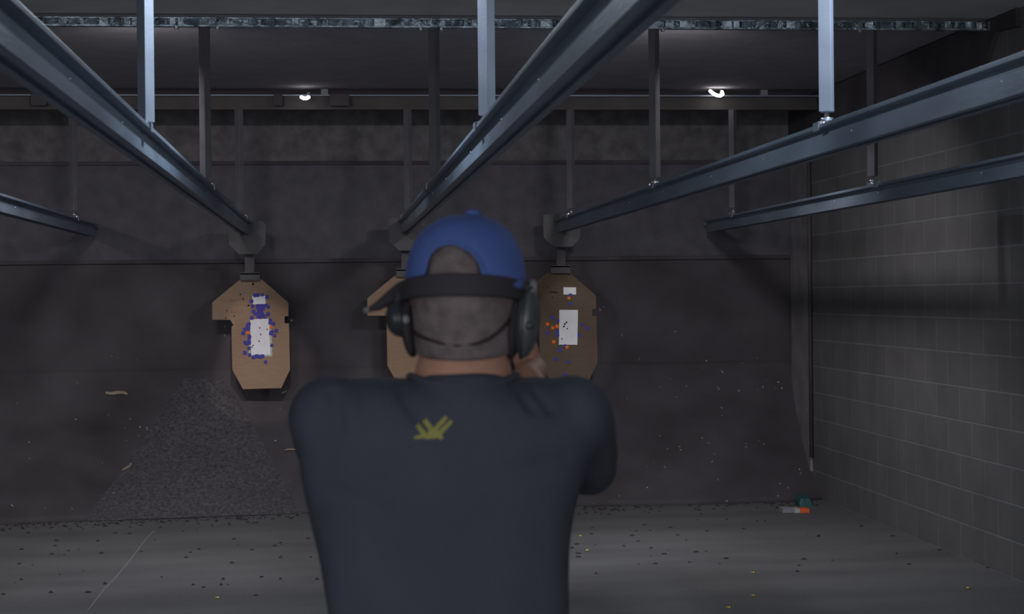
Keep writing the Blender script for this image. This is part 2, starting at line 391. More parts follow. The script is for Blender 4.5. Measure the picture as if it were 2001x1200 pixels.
# ------------------------------------------------------------------ hanger posts
ZPB = RZ+.095+.055
def post(k, Yp, ztop, rot, label, group, m, wide=.0445):
    xr = RAILX[k]
    o = thing('hanger_post', (xr, Yp, ztop), label, 'hanger post', group)
    R = Matrix.Rotation(rot, 3, 'Z')
    h = ztop-ZPB; h2 = wide/2
    # folded angle: two faces with a groove at the arris
    ring = [(-h2, -h2), (-.001, -h2), (h2-.003, -h2), (h2, -h2+.003), (h2, h2), (-h2, h2)]
    mbq = MB()
    r0 = [Vector((xr, Yp, ZPB))+R @ Vector((a, b, 0)) for a, b in ring]
    mbq.loft([r0, [p+Vector((0, 0, h)) for p in r0]]); mbq.build('post', m, o, bevel=.0015)
    MB().tube([(xr, Yp, RZ+.09), (xr, Yp, ZPB+.03)], .0085, 10).build('threaded_rod', M['dull_shaded_steel'], o, True)
    n = MB(); n.tube([(xr, Yp, ZPB-.030), (xr, Yp, ZPB-.022), (xr, Yp, ZPB-.0219)], [.020, .024, .001], 16); n.tube([(xr, Yp, RZ+.097), (xr, Yp, ZPB-.028)], [.018, .015], 12); n.build('flange_nut', M['bolt'], o, True)
    n = MB(); hexbolt(n, (xr-.035, Yp-.03, RZ+.0955), .009, .016); n.build('bolt', M['bolt'], o)
    return o
D45 = PI/4
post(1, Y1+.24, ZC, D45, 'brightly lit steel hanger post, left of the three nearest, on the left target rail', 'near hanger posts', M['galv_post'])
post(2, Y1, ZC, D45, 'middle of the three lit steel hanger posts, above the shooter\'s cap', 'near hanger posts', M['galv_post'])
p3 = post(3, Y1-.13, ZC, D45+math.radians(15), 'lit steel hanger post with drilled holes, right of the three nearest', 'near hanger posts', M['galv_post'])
# drilled holes on the right-hand near post
R = Matrix.Rotation(D45+math.radians(15), 3, 'Z')
for zz in (2.28, 2.41, 2.75):
    h = MB(); cc = Vector((RAILX[3], Y1-.13, zz))+R @ Vector((.0224, -.006, 0)); nrm = R @ Vector((1, 0, 0)); tt = R @ Vector((0, 1, 0))
    rg = [cc+tt*.005*math.cos(i*PI/6)+Vector((0, 0, .005*math.sin(i*PI/6))) for i in range(12)]
    h.loft([[p-nrm*.002 for p in rg], [p+nrm*.0006 for p in rg]]); h.build('bolt_hole', M['hole'], p3)
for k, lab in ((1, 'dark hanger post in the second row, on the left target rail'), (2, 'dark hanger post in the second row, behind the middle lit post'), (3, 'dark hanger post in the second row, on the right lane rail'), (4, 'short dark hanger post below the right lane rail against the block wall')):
    post(k, Y2, zA0, D45, lab, 'second row hanger posts', M['dull_shaded_steel'])
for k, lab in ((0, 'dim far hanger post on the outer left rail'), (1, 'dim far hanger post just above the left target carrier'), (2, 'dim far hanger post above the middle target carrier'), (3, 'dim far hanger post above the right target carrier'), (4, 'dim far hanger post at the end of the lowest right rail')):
    post(k, Y3, zB0, D45, lab, 'far row hanger posts', M['dull_shaded_steel'])

# ------------------------------------------------------------------ carriers and targets
YT = 13.75
plate_px = [(195, 262), (258, 240), (690, 240), (752, 300), (738, 590), (625, 722), (350, 725), (205, 590)]
plate_px = [(420+x/7.5, 400+y/7.5) for x, y in plate_px]
out_px = [(468, 547), (511.6, 546), (563.6, 591.5), (563.6, 617.5), (556, 618), (556, 631.6), (564.6, 632), (566.8, 722.6), (549.5, 758.5), (474.7, 760.5), (454, 722.6), (452.3, 639), (456, 635), (449.8, 625), (414.7, 625), (414.7, 591)]
def zpx(lst): return [(400+x/4.616, 520+y/4.616) for x, y in lst]
blueL = zpx([(455,265),(480,262),(520,260),(562,280),(422,318),(432,362),(555,355),(575,370),(440,410),(452,430),(425,468),(474,358),(500,357),(525,358),(480,380),(504,382),(530,380),(490,405),(512,408),(470,430),(495,432),(517,430),(480,455),(500,460),(540,455),(572,435),(525,448),(592,490),(590,512),(620,520),(645,583),(632,628),(606,594),(598,608),(605,715),(398,525),(385,540),(363,572),(345,605),(395,565),(403,635),(402,655),(400,690),(365,690),(382,700),(400,742),(362,782),(405,800),(440,822),(468,812),(500,818),(522,812),(548,865)])
orangeL = zpx([(597,552),(388,600)])
holesL = zpx([(437,165),(437,158),(395,355),(497,558),(563,570),(505,617),(492,677),(437,715),(425,730),(190,470),(200,400),(265,450),(322,255),(348,298)])
patchL = [zpx([(430,270),(549,268),(550,345),(433,347)]), zpx([(411,480),(580,475),(592,800),(420,803)])]
def z6(lst): return [(1030+x/4.6125, 500+y/4.6125) for x, y in lst]
blueR = z6([(390,355),(392,432),(225,558),(278,585),(188,697),(272,685),(275,712),(495,620),(545,655),(470,718),(338,815),(295,850),(262,932),(368,958),(338,1070)])
orangeR = z6([(377,380),(185,615),(232,648),(270,635),(240,775),(360,823)])
holesR = z6([(355,600),(340,615),(332,637),(362,655),(313,747),(183,287),(228,375)])
patchR = [z6([(327,283),(441,284),(442,348),(328,349)]), z6([(291,487),(459,488),(453,802),(286,800)])]
def flat(pxs, Y, th, dx=0, dy=0):
    return MB().prism([PY(x+dx, y+dy, Y) for x, y in pxs], (0, th, 0))
def disc(c, r, th, n=10):
    rg = [Vector((c.x+r*math.cos(2*PI*i/n), c.y, c.z+r*math.sin(2*PI*i/n))) for i in range(n)]
    return MB().loft([rg, [p+Vector((0, th, 0)) for p in rg]])
def carrier(dx, dy, sdx, label):
    c0 = PY(483+dx, 500+dy, YT-.03)
    o = thing('target_carrier', c0, label, 'target carrier', 'target carriers at the rail ends')
    Yp = YEND+.012
    flat(plate_px, Yp, .035, dx, dy).build('housing', M['carrier'], o, bevel=.006)
    e = MB()
    ring_o = [(x, y) for x, y in plate_px]; cxp = sum(x for x, _ in plate_px)/8; cyp = sum(y for _, y in plate_px)/8
    for i in range(8):
        a, b = ring_o[i], ring_o[(i+1) % 8]
        q = [a, b, (cxp+(b[0]-cxp)*.95, cyp+(b[1]-cyp)*.95), (cxp+(a[0]-cxp)*.95, cyp+(a[1]-cyp)*.95)]
        e.prism([PY(x+dx, y+dy, Yp-.004) for x, y in q], (0, .006, 0))
    e.build('rim', M['carrier'], o)
    for bx, by in ((457, 470), (508, 445), (508, 475)):
        disc(PY(bx+dx, by+dy, Yp-.006), .006, .008, 6).build('bolt', M['carrier'], o)
    # twisted flat bar stem
    top, bot = [PY(477.3+sdx, 494+dy, YT), PY(497.3+sdx, 494+dy, YT)], [PY(479.5+sdx, 536+dy, YT), PY(496.5+sdx, 536+dy, YT)]
    rings = []
    for i in range(9):
        u = i/8; a = top[0].lerp(bot[0], u); b = top[1].lerp(bot[1], u); c = (a+b)/2; w = (b-a).length/2
        an = .42*(1-u); ca, sa = math.cos(an), math.sin(an); th = .006
        rings.append([c+Vector((ca*w*sx-sa*th*sy, sa*w*sx+ca*th*sy-.03, 0)) for sx, sy in ((-1, -1), (1, -1), (1, 1), (-1, 1))])
    MB().loft(rings).build('stem', M['carrier'], o)
    cl = MB()
    flat_pts = [(469, 533.5), (507, 533.5), (508.5, 548), (469.5, 548)]
    cl.prism([PY(x+sdx, y+dy, YT-.045) for x, y in flat_pts], (0, .040, 0)); cl.prism([PY(x+sdx, y+dy, YT+.010) for x, y in flat_pts], (0, .02, 0))
    cl.prism([PY(x+sdx, y+dy, YT-.045) for x, y in [(469, 532), (507, 532), (507, 537), (469, 537)]], (0, .07, 0))
    cl.build('clamp', M['carrier'], o, bevel=.002)
    return o
carrier(0, 0, 0, 'grey steel target carrier gripping the left target from above')
carrier(313, -7, 305, 'grey steel target carrier half hidden behind the blue cap')
carrier(615, -14, 607, 'grey steel target carrier above the right target')
def paster(c, m, name, o, s=.0135):
    a = random.uniform(-.25, .25); Rr = Matrix.Rotation(a, 3, 'Y')
    w = s*random.uniform(.85, 1.1)
    MB().prism([c+Rr @ Vector((u*w, 0, v*w)) for u, v in ((-1, -1), (1, -1), (1, 1), (-1, 1))], (0, .0008, 0)).build(name, m, o)
def target(dx, dy, label, patches, blue, orange, holes, board='card'):
    o0 = PY(490+dx, 545+dy, YT)
    o = thing('cardboard_target', o0, label, 'target', 'hanging cardboard targets')
    flat(out_px, YT, .005, dx, dy).build('cardboard', M[board], o)
    rr = random.Random(3)
    for i, p in enumerate(patches): flat(p, YT-.0022, .0012).build('paper_patch', M['paper'], o)
    for i, (x, y) in enumerate(blue): paster(PY(x, y, YT-.0030-.00006*i), M['blue_paster'], 'blue_paster', o)
    for i, (x, y) in enumerate(orange): paster(PY(x, y, YT-.0068-.0001*i), M['orange_paster'], 'orange_paster', o, .0125)
    for i, (x, y) in enumerate(holes): disc(PY(x, y, YT-.0085), .0048 if i > 2 else .0068, .0010).build('bullet_hole', M['hole'], o)
    return o
tl = target(0, 0, 'tan cardboard target hanging left of the shooter, thick with blue pasters', patchL, blueL, orangeL, holesL)
flat(zpx([(415, 487), (600, 478), (610, 815), (392, 815)]), YT-.0012, .0008).build('paper_backing', M['paper_old'], tl)
flat(zpx([(584, 258), (588, 258), (590, 350), (586, 350)]), YT-.0012, .0008).build('pencil_line', M['ink'], tl)
# faint hand lettering on the left shoulder of that target
def lettering(o, txt, px, py, size, rot=0):
    cu = bpy.data.curves.new('txt', 'FONT'); cu.body = txt; cu.size = size; cu.extrude = .0003; cu.align_x = 'LEFT'
    tob = bpy.data.objects.new('txt', cu); COL.objects.link(tob)
    dg = bpy.context.evaluated_depsgraph_get(); me = bpy.data.meshes.new_from_object(tob.evaluated_get(dg)); bpy.data.objects.remove(tob)
    p = PY(px, py, YT-.0016)-o.location
    for v in me.vertices:
        x, y = v.co.x, v.co.y; v.co = Vector((p.x+x*math.cos(rot)-y*math.sin(rot), p.y-v.co.z, p.z+x*math.sin(rot)+y*math.cos(rot)))
    me.materials.clear(); me.materials.append(M['ink'])
    w = bpy.data.objects.new('handwriting', me); COL.objects.link(w); w.parent = o
lettering(tl, 'Fat Bour 4', 431, 590, .042, .03)
lettering(tl, 'RAC-2', 451, 613, .034, .02)
target(303, -8, 'tan cardboard target mostly hidden behind the shooter\'s head', [], [], [], [])
tr = target(601, -14, 'dim tan cardboard target right of the shooter\'s earmuff with scattered orange pasters', patchR, blueR, orangeR, holesR, 'card_olive')
flat(z6([(205, 322), (265, 326), (290, 334), (264, 334), (206, 329)]), YT-.0012, .0008).build('pencil_line', M['hole'], tr)

# ------------------------------------------------------------------ debris
def berm_at(px, py):
    """nearest point of the berm/backstop under a picture position (ray march)"""
    d = ray(px, py)
    bm = BVH_BERM.ray_cast(CAM, d.normalized())
    if bm[0] is not None: return bm[0], bm[1]
    return PY(px, py, YB+.0425), Vector((0, -1, 0))
bm_v = [v.co.copy() for v in bermo.data.vertices]; bm_f = [tuple(p.vertices) for p in bermo.data.polygons]
BVH_BERM = BVHTree.FromPolygons(bm_v, bm_f)
slivers = [((207, 766), (249, 772), 7, 'tan_scrap', 'long tan splinter lying high on the berm far left'), ((241, 921), (258, 907), 5, 'tan_scrap', 'tan splinter lying aslant on the berm above the shredded rubber heap'),
           ((557, 882), (581, 878), 4, 'tan_scrap', 'thin pale splinter beside the shooter\'s left sleeve'), ((356, 915), (362, 903), 3, 'grey_scrap', 'short grey splinter on the shredded rubber heap'),
           ((551, 772), (560, 763), 4, 'grey_scrap', 'grey splinter just under the left target\'s bottom right corner'), ((285, 836), (290, 843), 3, 'grey_scrap', 'small grey splinter upslope of the shredded heap'),
           ((253, 938), (263, 938), 3.5, 'tan_scrap', 'short flat tan chip below the slanting tan splinter'), ((562, 1006), (571, 1001), 4, 'tan_scrap', 'bent pale strip at the berm foot beside the shooter\'s left hip'),
           ((254, 1004), (264, 1004), 3, 'tan_scrap', 'flat tan chip at the foot of the heap on its left'), ((1318, 991), (1327, 979), 2.5, 'teal', 'thin green sliver at the berm foot right of the shooter')]
for a, b, w, m, lab in slivers:
    pa, n0 = berm_at(*a); pb, n1 = berm_at(*b); u = (pb-pa); side = u.cross(n0).normalized()*(w/2/250); up = n0*.004; L = []
    rings = []
    for k in range(6):
        tt = k/5; c = pa.lerp(pb, tt)+up*1.6+n0*.006*math.sin(tt*PI)+side*.8*math.sin(tt*5+w); ww = .55+.45*math.sin(tt*PI)
        rings.append([c-side*ww-up*.5, c+side*ww-up*.5, c+side*ww+up*.5, c-side*ww+up*.5])
    o = MB().loft(rings).build('splinter', M[m]); recenter(o, pa); tag(o, lab, 'splinter', 'larger splinters on the berm')
# small pale scraps, one master copied
def scrap_mesh(seed, m):
    r = random.Random(seed); pts = [Vector((r.uniform(.7, 1.2)*math.cos(a), r.uniform(-.2, .2), r.uniform(.5, 1)*math.sin(a))) for a in [i*PI/3.5 for i in range(7)]]
    o = MB().prism(pts, (0, .5, 0)).build('paper_scrap', M[m]); return o
scr = [scrap_mesh(i, mm) for i, mm in enumerate(('scrap', 'grey_scrap', 'grey_scrap', 'tan_scrap'))]
spots = [(342,918),(351,919),(464,902),(224,966),(231,973),(236,978),(255,990),(263,979),(412,1001),(350,1003),(342,957),(370,958),(516,913),(512,932),(486,942),(427,858),(419,861),(422,845),(313,762),(339,772),(268,703),(219,696),(230,699),(107,751),(151,748),(148,820),(43,837),(57,865),(58,897),(274,835),(272,852),(386,780),(307,818),(212,812),(34,789),(199,970),(24,990),(88,994),(141,995),(49,1017),(290,1006),(505,960),(477,993),(432,990),(528,980),(538,994),(565,940),(502,733),(439,655),(556,672),(600,855),(594,895),(1265,912),(1290,757),(1285,803),(1375,720),(1458,874),(1396,888),(1532,814),(1458,868),(1562,918),(1563,926),(1403,938),(1392,903),(1456,983),(1505,985),(1540,954),(1520,970),(1398,846),(1320,648),(1380,705),(1411,727),(1402,757),(1341,755),(1491,757),(1515,757),(1300,660),(1328,873),(1340,905),(1240,700),(1215,655),(1206,866),(1210,970),(1162,985),(1191,981),(1208,984),(1137,976),(1180,600),(1225,780),(1480,700),(1356,821),(1330,880),(1304,878),(1385,867),(570,626),(440,638),(1172,605),(1420,1000-20),(1475,872)]
rs = random.Random(11)
spots += [(rs.gauss(370, 95), rs.uniform(800, 1003)) for _ in range(45)]+[(rs.uniform(1215, 1540), rs.uniform(690, 980)) for _ in range(22)]
spots = [q for q in spots if q[1] < 1004-(q[0]-600)*.02-4]
def copy_scrap(k, p, nrm, s, label, group):
    o = scr[k] if not scr[k].get('used') else scr[k].copy()
    if o.name not in COL.objects: COL.objects.link(o)
    scr[k]['used'] = 1
    o.location = p+nrm*.004; o.scale = (s*random.uniform(.7, 1.5), s*.4, s*random.uniform(.4, .9)); o.rotation_euler = (random.uniform(-.6, .3), random.uniform(0, 6.28), random.uniform(-.4, .4))
    tag(o, label, 'scrap', group); return o
for i, (x, y) in enumerate(spots):
    p, nrm = berm_at(x, y); left = x < 700
    copy_scrap(random.randrange(4) if i > 7 else 0, p, nrm, random.uniform(.005, .011) if i > 7 else .013,
               'small pale target scrap stuck on the black berm left of the shooter' if left else 'small pale target scrap stuck on the black berm right of the shooter', 'pale scraps on the left berm' if left else 'pale scraps on the right berm')
for s in scr:
    if 'used' in s: del s['used']
for o in COL.objects:
    if o.name.startswith('paper_scrap') and 'used' in o: del o['used']
# fine grit on berm and crumbs on the floor: uncountable
mb = MB()
for i in range(560):
    # thickest along the berm foot, thinning towards the camera
    x = random.uniform(-2.6, 3.6); y = base_y(x)-abs(random.gauss(0, .22))-.0 if random.random() < .75 else base_y(x)-random.uniform(.1, 3.2)
    if x > 2.2 and random.random() < .45: continue
    s = random.uniform(.004, .013); a = random.uniform(0, PI)
    hx, hy = s*1.5, s*.9
    Rz = Matrix.Rotation(a, 3, 'Z'); c = Vector((x, y, .0005))
    mb.add([c+Rz @ Vector((-hx, -hy, 0)), c+Rz @ Vector((hx, -hy*.7, 0)), c+Rz @ Vector((hx*.8, hy, 0)), c+Rz @ Vector((-hx*.6, hy, 0)), c+Vector((0, 0, s*1.1))], [(3, 2, 1, 0), (0, 1, 4), (1, 2, 4), (2, 3, 4), (3, 0, 4)])
tag(mb.build('rubber_crumbs', M['rubber_bit']), 'black rubber crumbs strewn over the concrete along the berm foot', 'rubber crumbs', kind='stuff')
# single dark lumps clearly seen on the floor
lump_px = [(1127,1064,7),(1130,1082,7),(1130,1089,7),(1158,1031,5),(1156,1044,5),(1235,1047,7),(1247,1058,5),(1244,1038,5),(1280,1102,6),(1298,1083,7),(1360,1079,7),(1382,1038,5),(1324,1046,5),(1341,1056,4),(1419,1092,7),(1558,1117,6),(1310,1031,6),(101,1083,6),(42,1074,6),(172,1158,7),(511,1128,6),(500,1164,5),(398,1148,5),(372,1080,5),(537,1067,6),(548,1090,5),(389,1074,5),(276,1078,5),(226,1042,6),(457,1054,7),(497,1022,6),(253,1043,6),(1744,1048,6),(1836,1075,6),(1776,1103,5),(1930,1110,5)]
lump = None
for x, y, w in lump_px:
    p = PZ(x, y, 0)
    if lump is None:
        mq = MB(); r = random.Random(5); ri = []
        for zz, rr in ((0, 1.0), (.25, 1.1), (.6, .8), (.8, .3)):
            ri.append([Vector((rr*math.cos(a)*r.uniform(.8, 1.2)*1.2, rr*math.sin(a)*r.uniform(.8, 1.2), zz)) for a in [i*PI/4 for i in range(8)]])
        lump = mq.loft(ri).build('rubber_lump', M['rubber_bit']); o = lump
    else:
        o = lump.copy(); COL.objects.link(o)
    s = w/2/300*.95
    o.location = p; o.scale = (s, s*1.5, s*.9); o.rotation_euler = (0, 0, random.uniform(0, 6.28))
    tag(o, 'small black rubber lump lying alone on the concrete left of the shooter' if x < 700 else 'small black rubber lump lying alone on the concrete right of the shooter', 'rubber lump', 'rubber lumps on the left floor' if x < 700 else 'rubber lumps on the right floor')
# brass cases
case = None
cases = [(1148, 1077, 'brass case on the lit floor patch close by the shooter\'s right side'), (1472, 1166, 'yellow brass case on the floor right of the shooter, low in the photo'), (1892, 1151, 'brass case on the floor near the right block wall'),
         (1424, 1189, 'dull case at the bottom of the photo right of the shooter'), (1134, 1049, 'tiny brass case nearest the berm beside the shooter\'s right side'), (1472, 1121, 'dull brass case lying beyond the yellow one on the right floor'), (985-560, 1170, 'dull case on the floor left of the shooter')]
for i, (x, y, lab) in enumerate(cases):
    p = PZ(x, y, 0)
    if case is None:
        o = bpy.data.objects.new('brass_case', None); COL.objects.link(o)
        MB().tube([(-.0095, 0, 0), (-.0078, 0, 0), (-.0076, 0, 0), (-.006, 0, 0), (-.0058, 0, 0), (.0095, 0, 0), (.0095, 0, 0), (.002, 0, 0)], [.0048, .0048, .0042, .0042, .0048, .0048, .0042, .0040], 14).build('case_body', M['brass'], o, True)
        case = o; first = list(o.children)
    else:
        o = case.copy(); COL.objects.link(o)
        for ch in first:
            c = ch.copy(); COL.objects.link(c); c.parent = o
    o.location = p+Vector((0, 0, .0054)); o.scale = (1.1,)*3; o.rotation_euler = (0, 0, random.uniform(-.5, .5))
    tag(o, lab, 'cartridge case', 'brass cases on the floor')
# flattened box and teal plastic at the foot of the wall
pb = PZ(1556, 1003, 0)
bx = thing('flattened_box', pb, 'flattened grey box with an orange end lying at the berm foot on the right', 'box')
def quadbox(p0, p1, h, depth, name, m, par):
    a, b = PZ(p0, 1003, 0), PZ(p1, 1003, 0); MB().box(((a.x+b.x)/2, a.y+depth/2, h/2), (b.x-a.x, depth, h), ).build(name, m, par, bevel=.003)
quadbox(1530, 1553, .034, .12, 'grey_panel', M['box_grey'], bx); quadbox(1553, 1564, .030, .11, 'light_panel', M['box_light'], bx); quadbox(1564, 1583, .030, .10, 'orange_end', M['orange_end'], bx)
a, b = PZ(1570, 994, 0), PZ(1596, 994, 0)
mq = MB(); ri = []
for k in range(7):
    u = k/6; x = a.x+(b.x-a.x)*u; hh = .03+.035*math.sin(u*PI)+.01*math.sin(u*9)
    ri.append([Vector((x, a.y+.10, 0)), Vector((x, a.y+.26, .01)), Vector((x, a.y+.24, hh+.02)), Vector((x, a.y+.12, hh))])
ob = mq.loft(ri).build('plastic_scrap', M['teal']); recenter(ob, (a.x, a.y+.1, 0)); tag(ob, 'crumpled teal plastic scrap behind the flattened box at the berm foot', 'plastic scrap')
# hairline crack on the left floor
mq = MB(); cpts = [(303, 1036), (288, 1050), (275, 1066), (258, 1090), (243, 1108), (225, 1130), (205, 1150), (172, 1192)]
for (u0, u1) in zip(cpts, cpts[1:]):
    p, q = PZ(*u0, 0), PZ(*u1, 0); w = Vector((.004, 0, 0)); z = Vector((0, 0, .0006))
    mq.add([p-w+z, p+w+z, q+w+z, q-w+z], [(0, 1, 2, 3)])
struct(mq.build('floor_crack', mat('pale crack filler', (.235, .235, .24), .8)), 'pale hairline crack running across the floor on the left')

# ------------------------------------------------------------------ the shooter
YP = 2.80                                          # plane of the shoulders
def Q(px, py, Y=YP): return PY(px, py, Y)
A12 = math.radians(12)
hc = Vector((Q(906, 520).x, YP+.0, Q(906, 424).z-.125))
def H(x, y, z): return hc+Vector((x*math.cos(A12)+y*math.sin(A12), -x*math.sin(A12)+y*math.cos(A12), z))
RH = Matrix(((math.cos(A12), math.sin(A12), 0), (-math.sin(A12), math.cos(A12), 0), (0, 0, 1)))
pelvis = Vector((Q(875, 1190).x, YP+.02, .95))
G = PY(1008, 698, 3.32)
person_loc = Vector((pelvis.x, YP+.02, 0))

b = MB()
b.ellipsoid(H(0, -.004, .020), (.076, .096, .103), RH, 32, 20)
b.ellipsoid(H(0, .022, -.045), (.066, .076, .085), RH, 28, 18)
b.ellipsoid(H(0, .050, -.100), (.040, .042, .032), RH)                     # chin
b.ellipsoid(H(0, .093, .028), (.055, .014, .014), RH)                      # brow
b.capsule([H(0, .095, .015), H(0, .112, -.018), H(0, .116, -.028)], [.009, .012, .013])   # nose
b.ellipsoid(H(.012, .106, -.032), (.009, .010, .008), RH); b.ellipsoid(H(-.012, .106, -.032), (.009, .010, .008), RH)
b.ellipsoid(H(0, .096, -.058), (.026, .010, .007), RH); b.ellipsoid(H(0, .095, -.069), (.023, .010, .008), RH)   # lips
for s in (-1, 1):
    b.ellipsoid(H(s*.034, .082, -.022), (.020, .016, .016), RH)            # cheeks
    b.ellipsoid(H(s*.079, .004, -.012), (.008, .018, .031), RH)            # ears
    b.ellipsoid(H(s*.083, -.004, -.002), (.008, .013, .019), RH)
nk = Q(905, 705, YP)
neckT = H(0, .000, -.06); neckB = Q(906, 752, YP); neckB.y = YP+.012
b.tube([neckT+Vector((0, 0, .05)), neckT, (neckT+neckB)/2, neckB, neckB-Vector((0, 0, .06))], [.067, .070, .072, .082, .11], 28)
# trunk inside the clothes
b.loft([[Vector((c.x+rx*math.cos(a), c.y+ry*math.sin(a), c.z)) for a in [i*2*PI/28 for i in range(28)]] for c, rx, ry in
        [(pelvis-Vector((0, 0, .08)), .15, .09), (pelvis+Vector((0, 0, .05)), .14, .085), (Vector((pelvis.x, YP, 1.15)), .15, .085), (Vector((Q(880, 860).x, YP, 1.30)), .18, .09), (Vector((Q(890, 800).x, YP, 1.37)), .15, .05)]])
# arms
S_R, E_R, W_R = Q(1112, 806), PY(1150, 905, 3.08), PY(1027, 738, 3.22)
S_L, E_L, W_L = Q(645, 806), PY(668, 892, 3.08), PY(950, 752, 3.24)
for S_, E_, W_ in ((S_R, E_R, W_R), (S_L, E_L, W_L)):
    b.capsule([S_, S_.lerp(E_, .5), E_], [.052, .047, .038], 20)
    b.capsule([E_, E_.lerp(W_, .3), W_], [.038, .041, .026], 20)
# hands round the pistol grip (offsets from the grip centre)
def g(x, y, z): return G+Vector((x, y, z))
b.capsule([W_R, g(.030, -.045, -.022)], [.026, .024], 16)
b.ellipsoid(g(.026, -.028, -.006), (.015, .038, .043)); b.ellipsoid(g(.010, -.046, .004), (.022, .016, .036))
for i, zz in enumerate((.004, -.016, -.035)):
    b.capsule([g(.030, .000, zz+.002), g(.031, .030, zz), g(.008, .047, zz-.001), g(-.020, .034, zz-.002)], [.0098, .0092, .0085, .0078], 12)
b.capsule([g(.028, .000, .026), g(.026, .045, .036), g(.022, .090, .042)], [.0098, .0088, .0076], 12)      # index along the frame
b.capsule([g(.006, -.046, .026), g(-.016, -.026, .040), g(-.022, .012, .042), g(-.022, .040, .042)], [.013, .0115, .0100, .0085], 12)
b.capsule([W_L, g(-.038, -.035, -.030)], [.026, .024], 16)
b.ellipsoid(g(-.034, -.002, -.014), (.015, .040, .044))
for i, (zz, ln) in enumerate(((-.002, .046), (-.022, .050), (-.041, .047), (-.058, .040))):
    b.capsule([g(-.036, .030, zz), g(-.022, .060, zz), g(.014, .066, zz), g(ln, .040, zz+.002)], [.0098, .0092, .0086, .0078], 12)
b.capsule([g(-.036, -.020, .014), g(-.034, .020, .028), g(-.030, .062, .030)], [.0130, .0110, .0088], 12)
person = remesh(b, 'person', M['skin'], .0042, None, 5)
recenter(person, person_loc)
tag(person, 'man seen from behind in navy T-shirt and blue cap, arms raised forward to shoot', 'person')

# eyes
for s in (-1, 1):
    MB().ellipsoid(H(s*.032, .083, .006), (.012, .012, .012)).build('eye', M['eye'], person, True)
# hair: close-cropped back and sides
hr = []
for z, w, bk in ((.112, .040, .050), (.095, .060, .075), (.07, .073, .091), (.04, .0795, .1005), (.01, .0800, .1025), (-.02, .0790, .1010), (-.045, .0780, .096), (-.068, .0765, .088), (-.084, .0740, .080), (-.092, .071, .074)):
    ring = []
    for i in range(48):
        a = 2*PI*i/48; cx, cy = math.cos(a)*(w+.003), math.sin(a)
        ring.append(H(cx, cy*(bk+.004 if cy < 0 else .045)-.002 + .006*math.cos(a*0), z+(.010*cy if z < -.06 else 0)))
    hr.append(ring)
hair = MB().loft(list(reversed(hr))).build('hair', M['hair'], person, True)
hair.modifiers.new('sub', 'SUBSURF').render_levels = 2
# T-shirt
tb = MB(); rings = []
sil = [(1330, 652, 1112, .118), (1270, 648, 1112, .118), (1200, 640, 1110, .115), (1150, 632, 1110, .115), (1100, 624, 1113, .116), (1050, 614, 1119, .119), (1000, 604, 1127, .121), (960, 596, 1137, .123), (920, 588, 1150, .124), (880, 581, 1163, .124), (850, 577, 1170, .122),
       (820, 577, 1168, .116), (795, 584, 1160, .106), (775, 598, 1148, .094), (760, 616, 1134, .080), (750, 635, 1118, .066), (743, 665, 1090, .050), (738, 720, 1040, .034)]
for y, l, r, d in sil:
    a, c = Q(l, y), Q(r, y); cx = (a.x+c.x)/2; w = (c.x-a.x)/2; z = (a.z+c.z)/2; ring = []
    for i in range(56):
        th = 2*PI*i/56; ct, st = math.cos(th), math.sin(th); n = 2.5
        ring.append(Vector((cx+w*math.copysign(abs(ct)**(2/n), ct), YP+.015+d*math.copysign(abs(st)**(2/n), st), z)))
    rings.append(ring)
tb.loft(rings)
tb.capsule([Q(1115, 815), PY(1138, 880, YP+.10), PY(1147, 912, YP+.17)], [.066, .060, .054], 24)          # right sleeve
tb.capsule([Q(642, 812), PY(650, 880, YP+.10), PY(662, 905, YP+.17)], [.064, .060, .056], 24)             # left sleeve
tb.tube([neckB+Vector((0, -.004, -.03)), neckB+Vector((0, -.004, -.004)), neckB+Vector((0, -.002, .009))], [.105, .090, .082], 32)
def folds(p, n):
    px, py = project(p)
    d = noise.noise(p*9)*.004 + noise.noise(Vector((p.x*16, p.y*8, p.z*6+3)))*.0035
    # gathered folds below the collar and over the right shoulder
    for (ax, ay, bx_, by_, w, s) in ((786, 765, 818, 822, 12, .008), (712, 770, 735, 880, 16, .005), (1008, 752, 1040, 800, 11, .008), (1030, 748, 1075, 800, 10, .007), (650, 770, 665, 840, 12, .006), (760, 880, 900, 890, 16, .004), (640, 960, 760, 1000, 18, .004), (950, 930, 1100, 900, 18, .004)):
        vx, vy = bx_-ax, by_-ay; tt = max(0, min(1, ((px-ax)*vx+(py-ay)*vy)/(vx*vx+vy*vy)))
        dd = math.hypot(px-ax-vx*tt, py-ay-vy*tt)
        if n.y < .2: d -= s*math.exp(-(dd/w)**2)
    return n*d
shirt = remesh(tb, 't_shirt', M['shirt'], .0065, person, 18, folds)
sv = [v.co+person.location for v in shirt.data.vertices]; BV = BVHTree.FromPolygons(sv, [tuple(p.vertices) for p in shirt.data.polygons])
col_ring = []
cpts = []
for i in range(41):
    a = 2*PI*i/40; cpts.append(neckB+Vector((math.cos(a)*.084, math.sin(a)*.084-.004, .008+.006*math.cos(2*a))))
MB().tube(cpts, .006, 10).build('collar', M['shirt'], shirt, True)
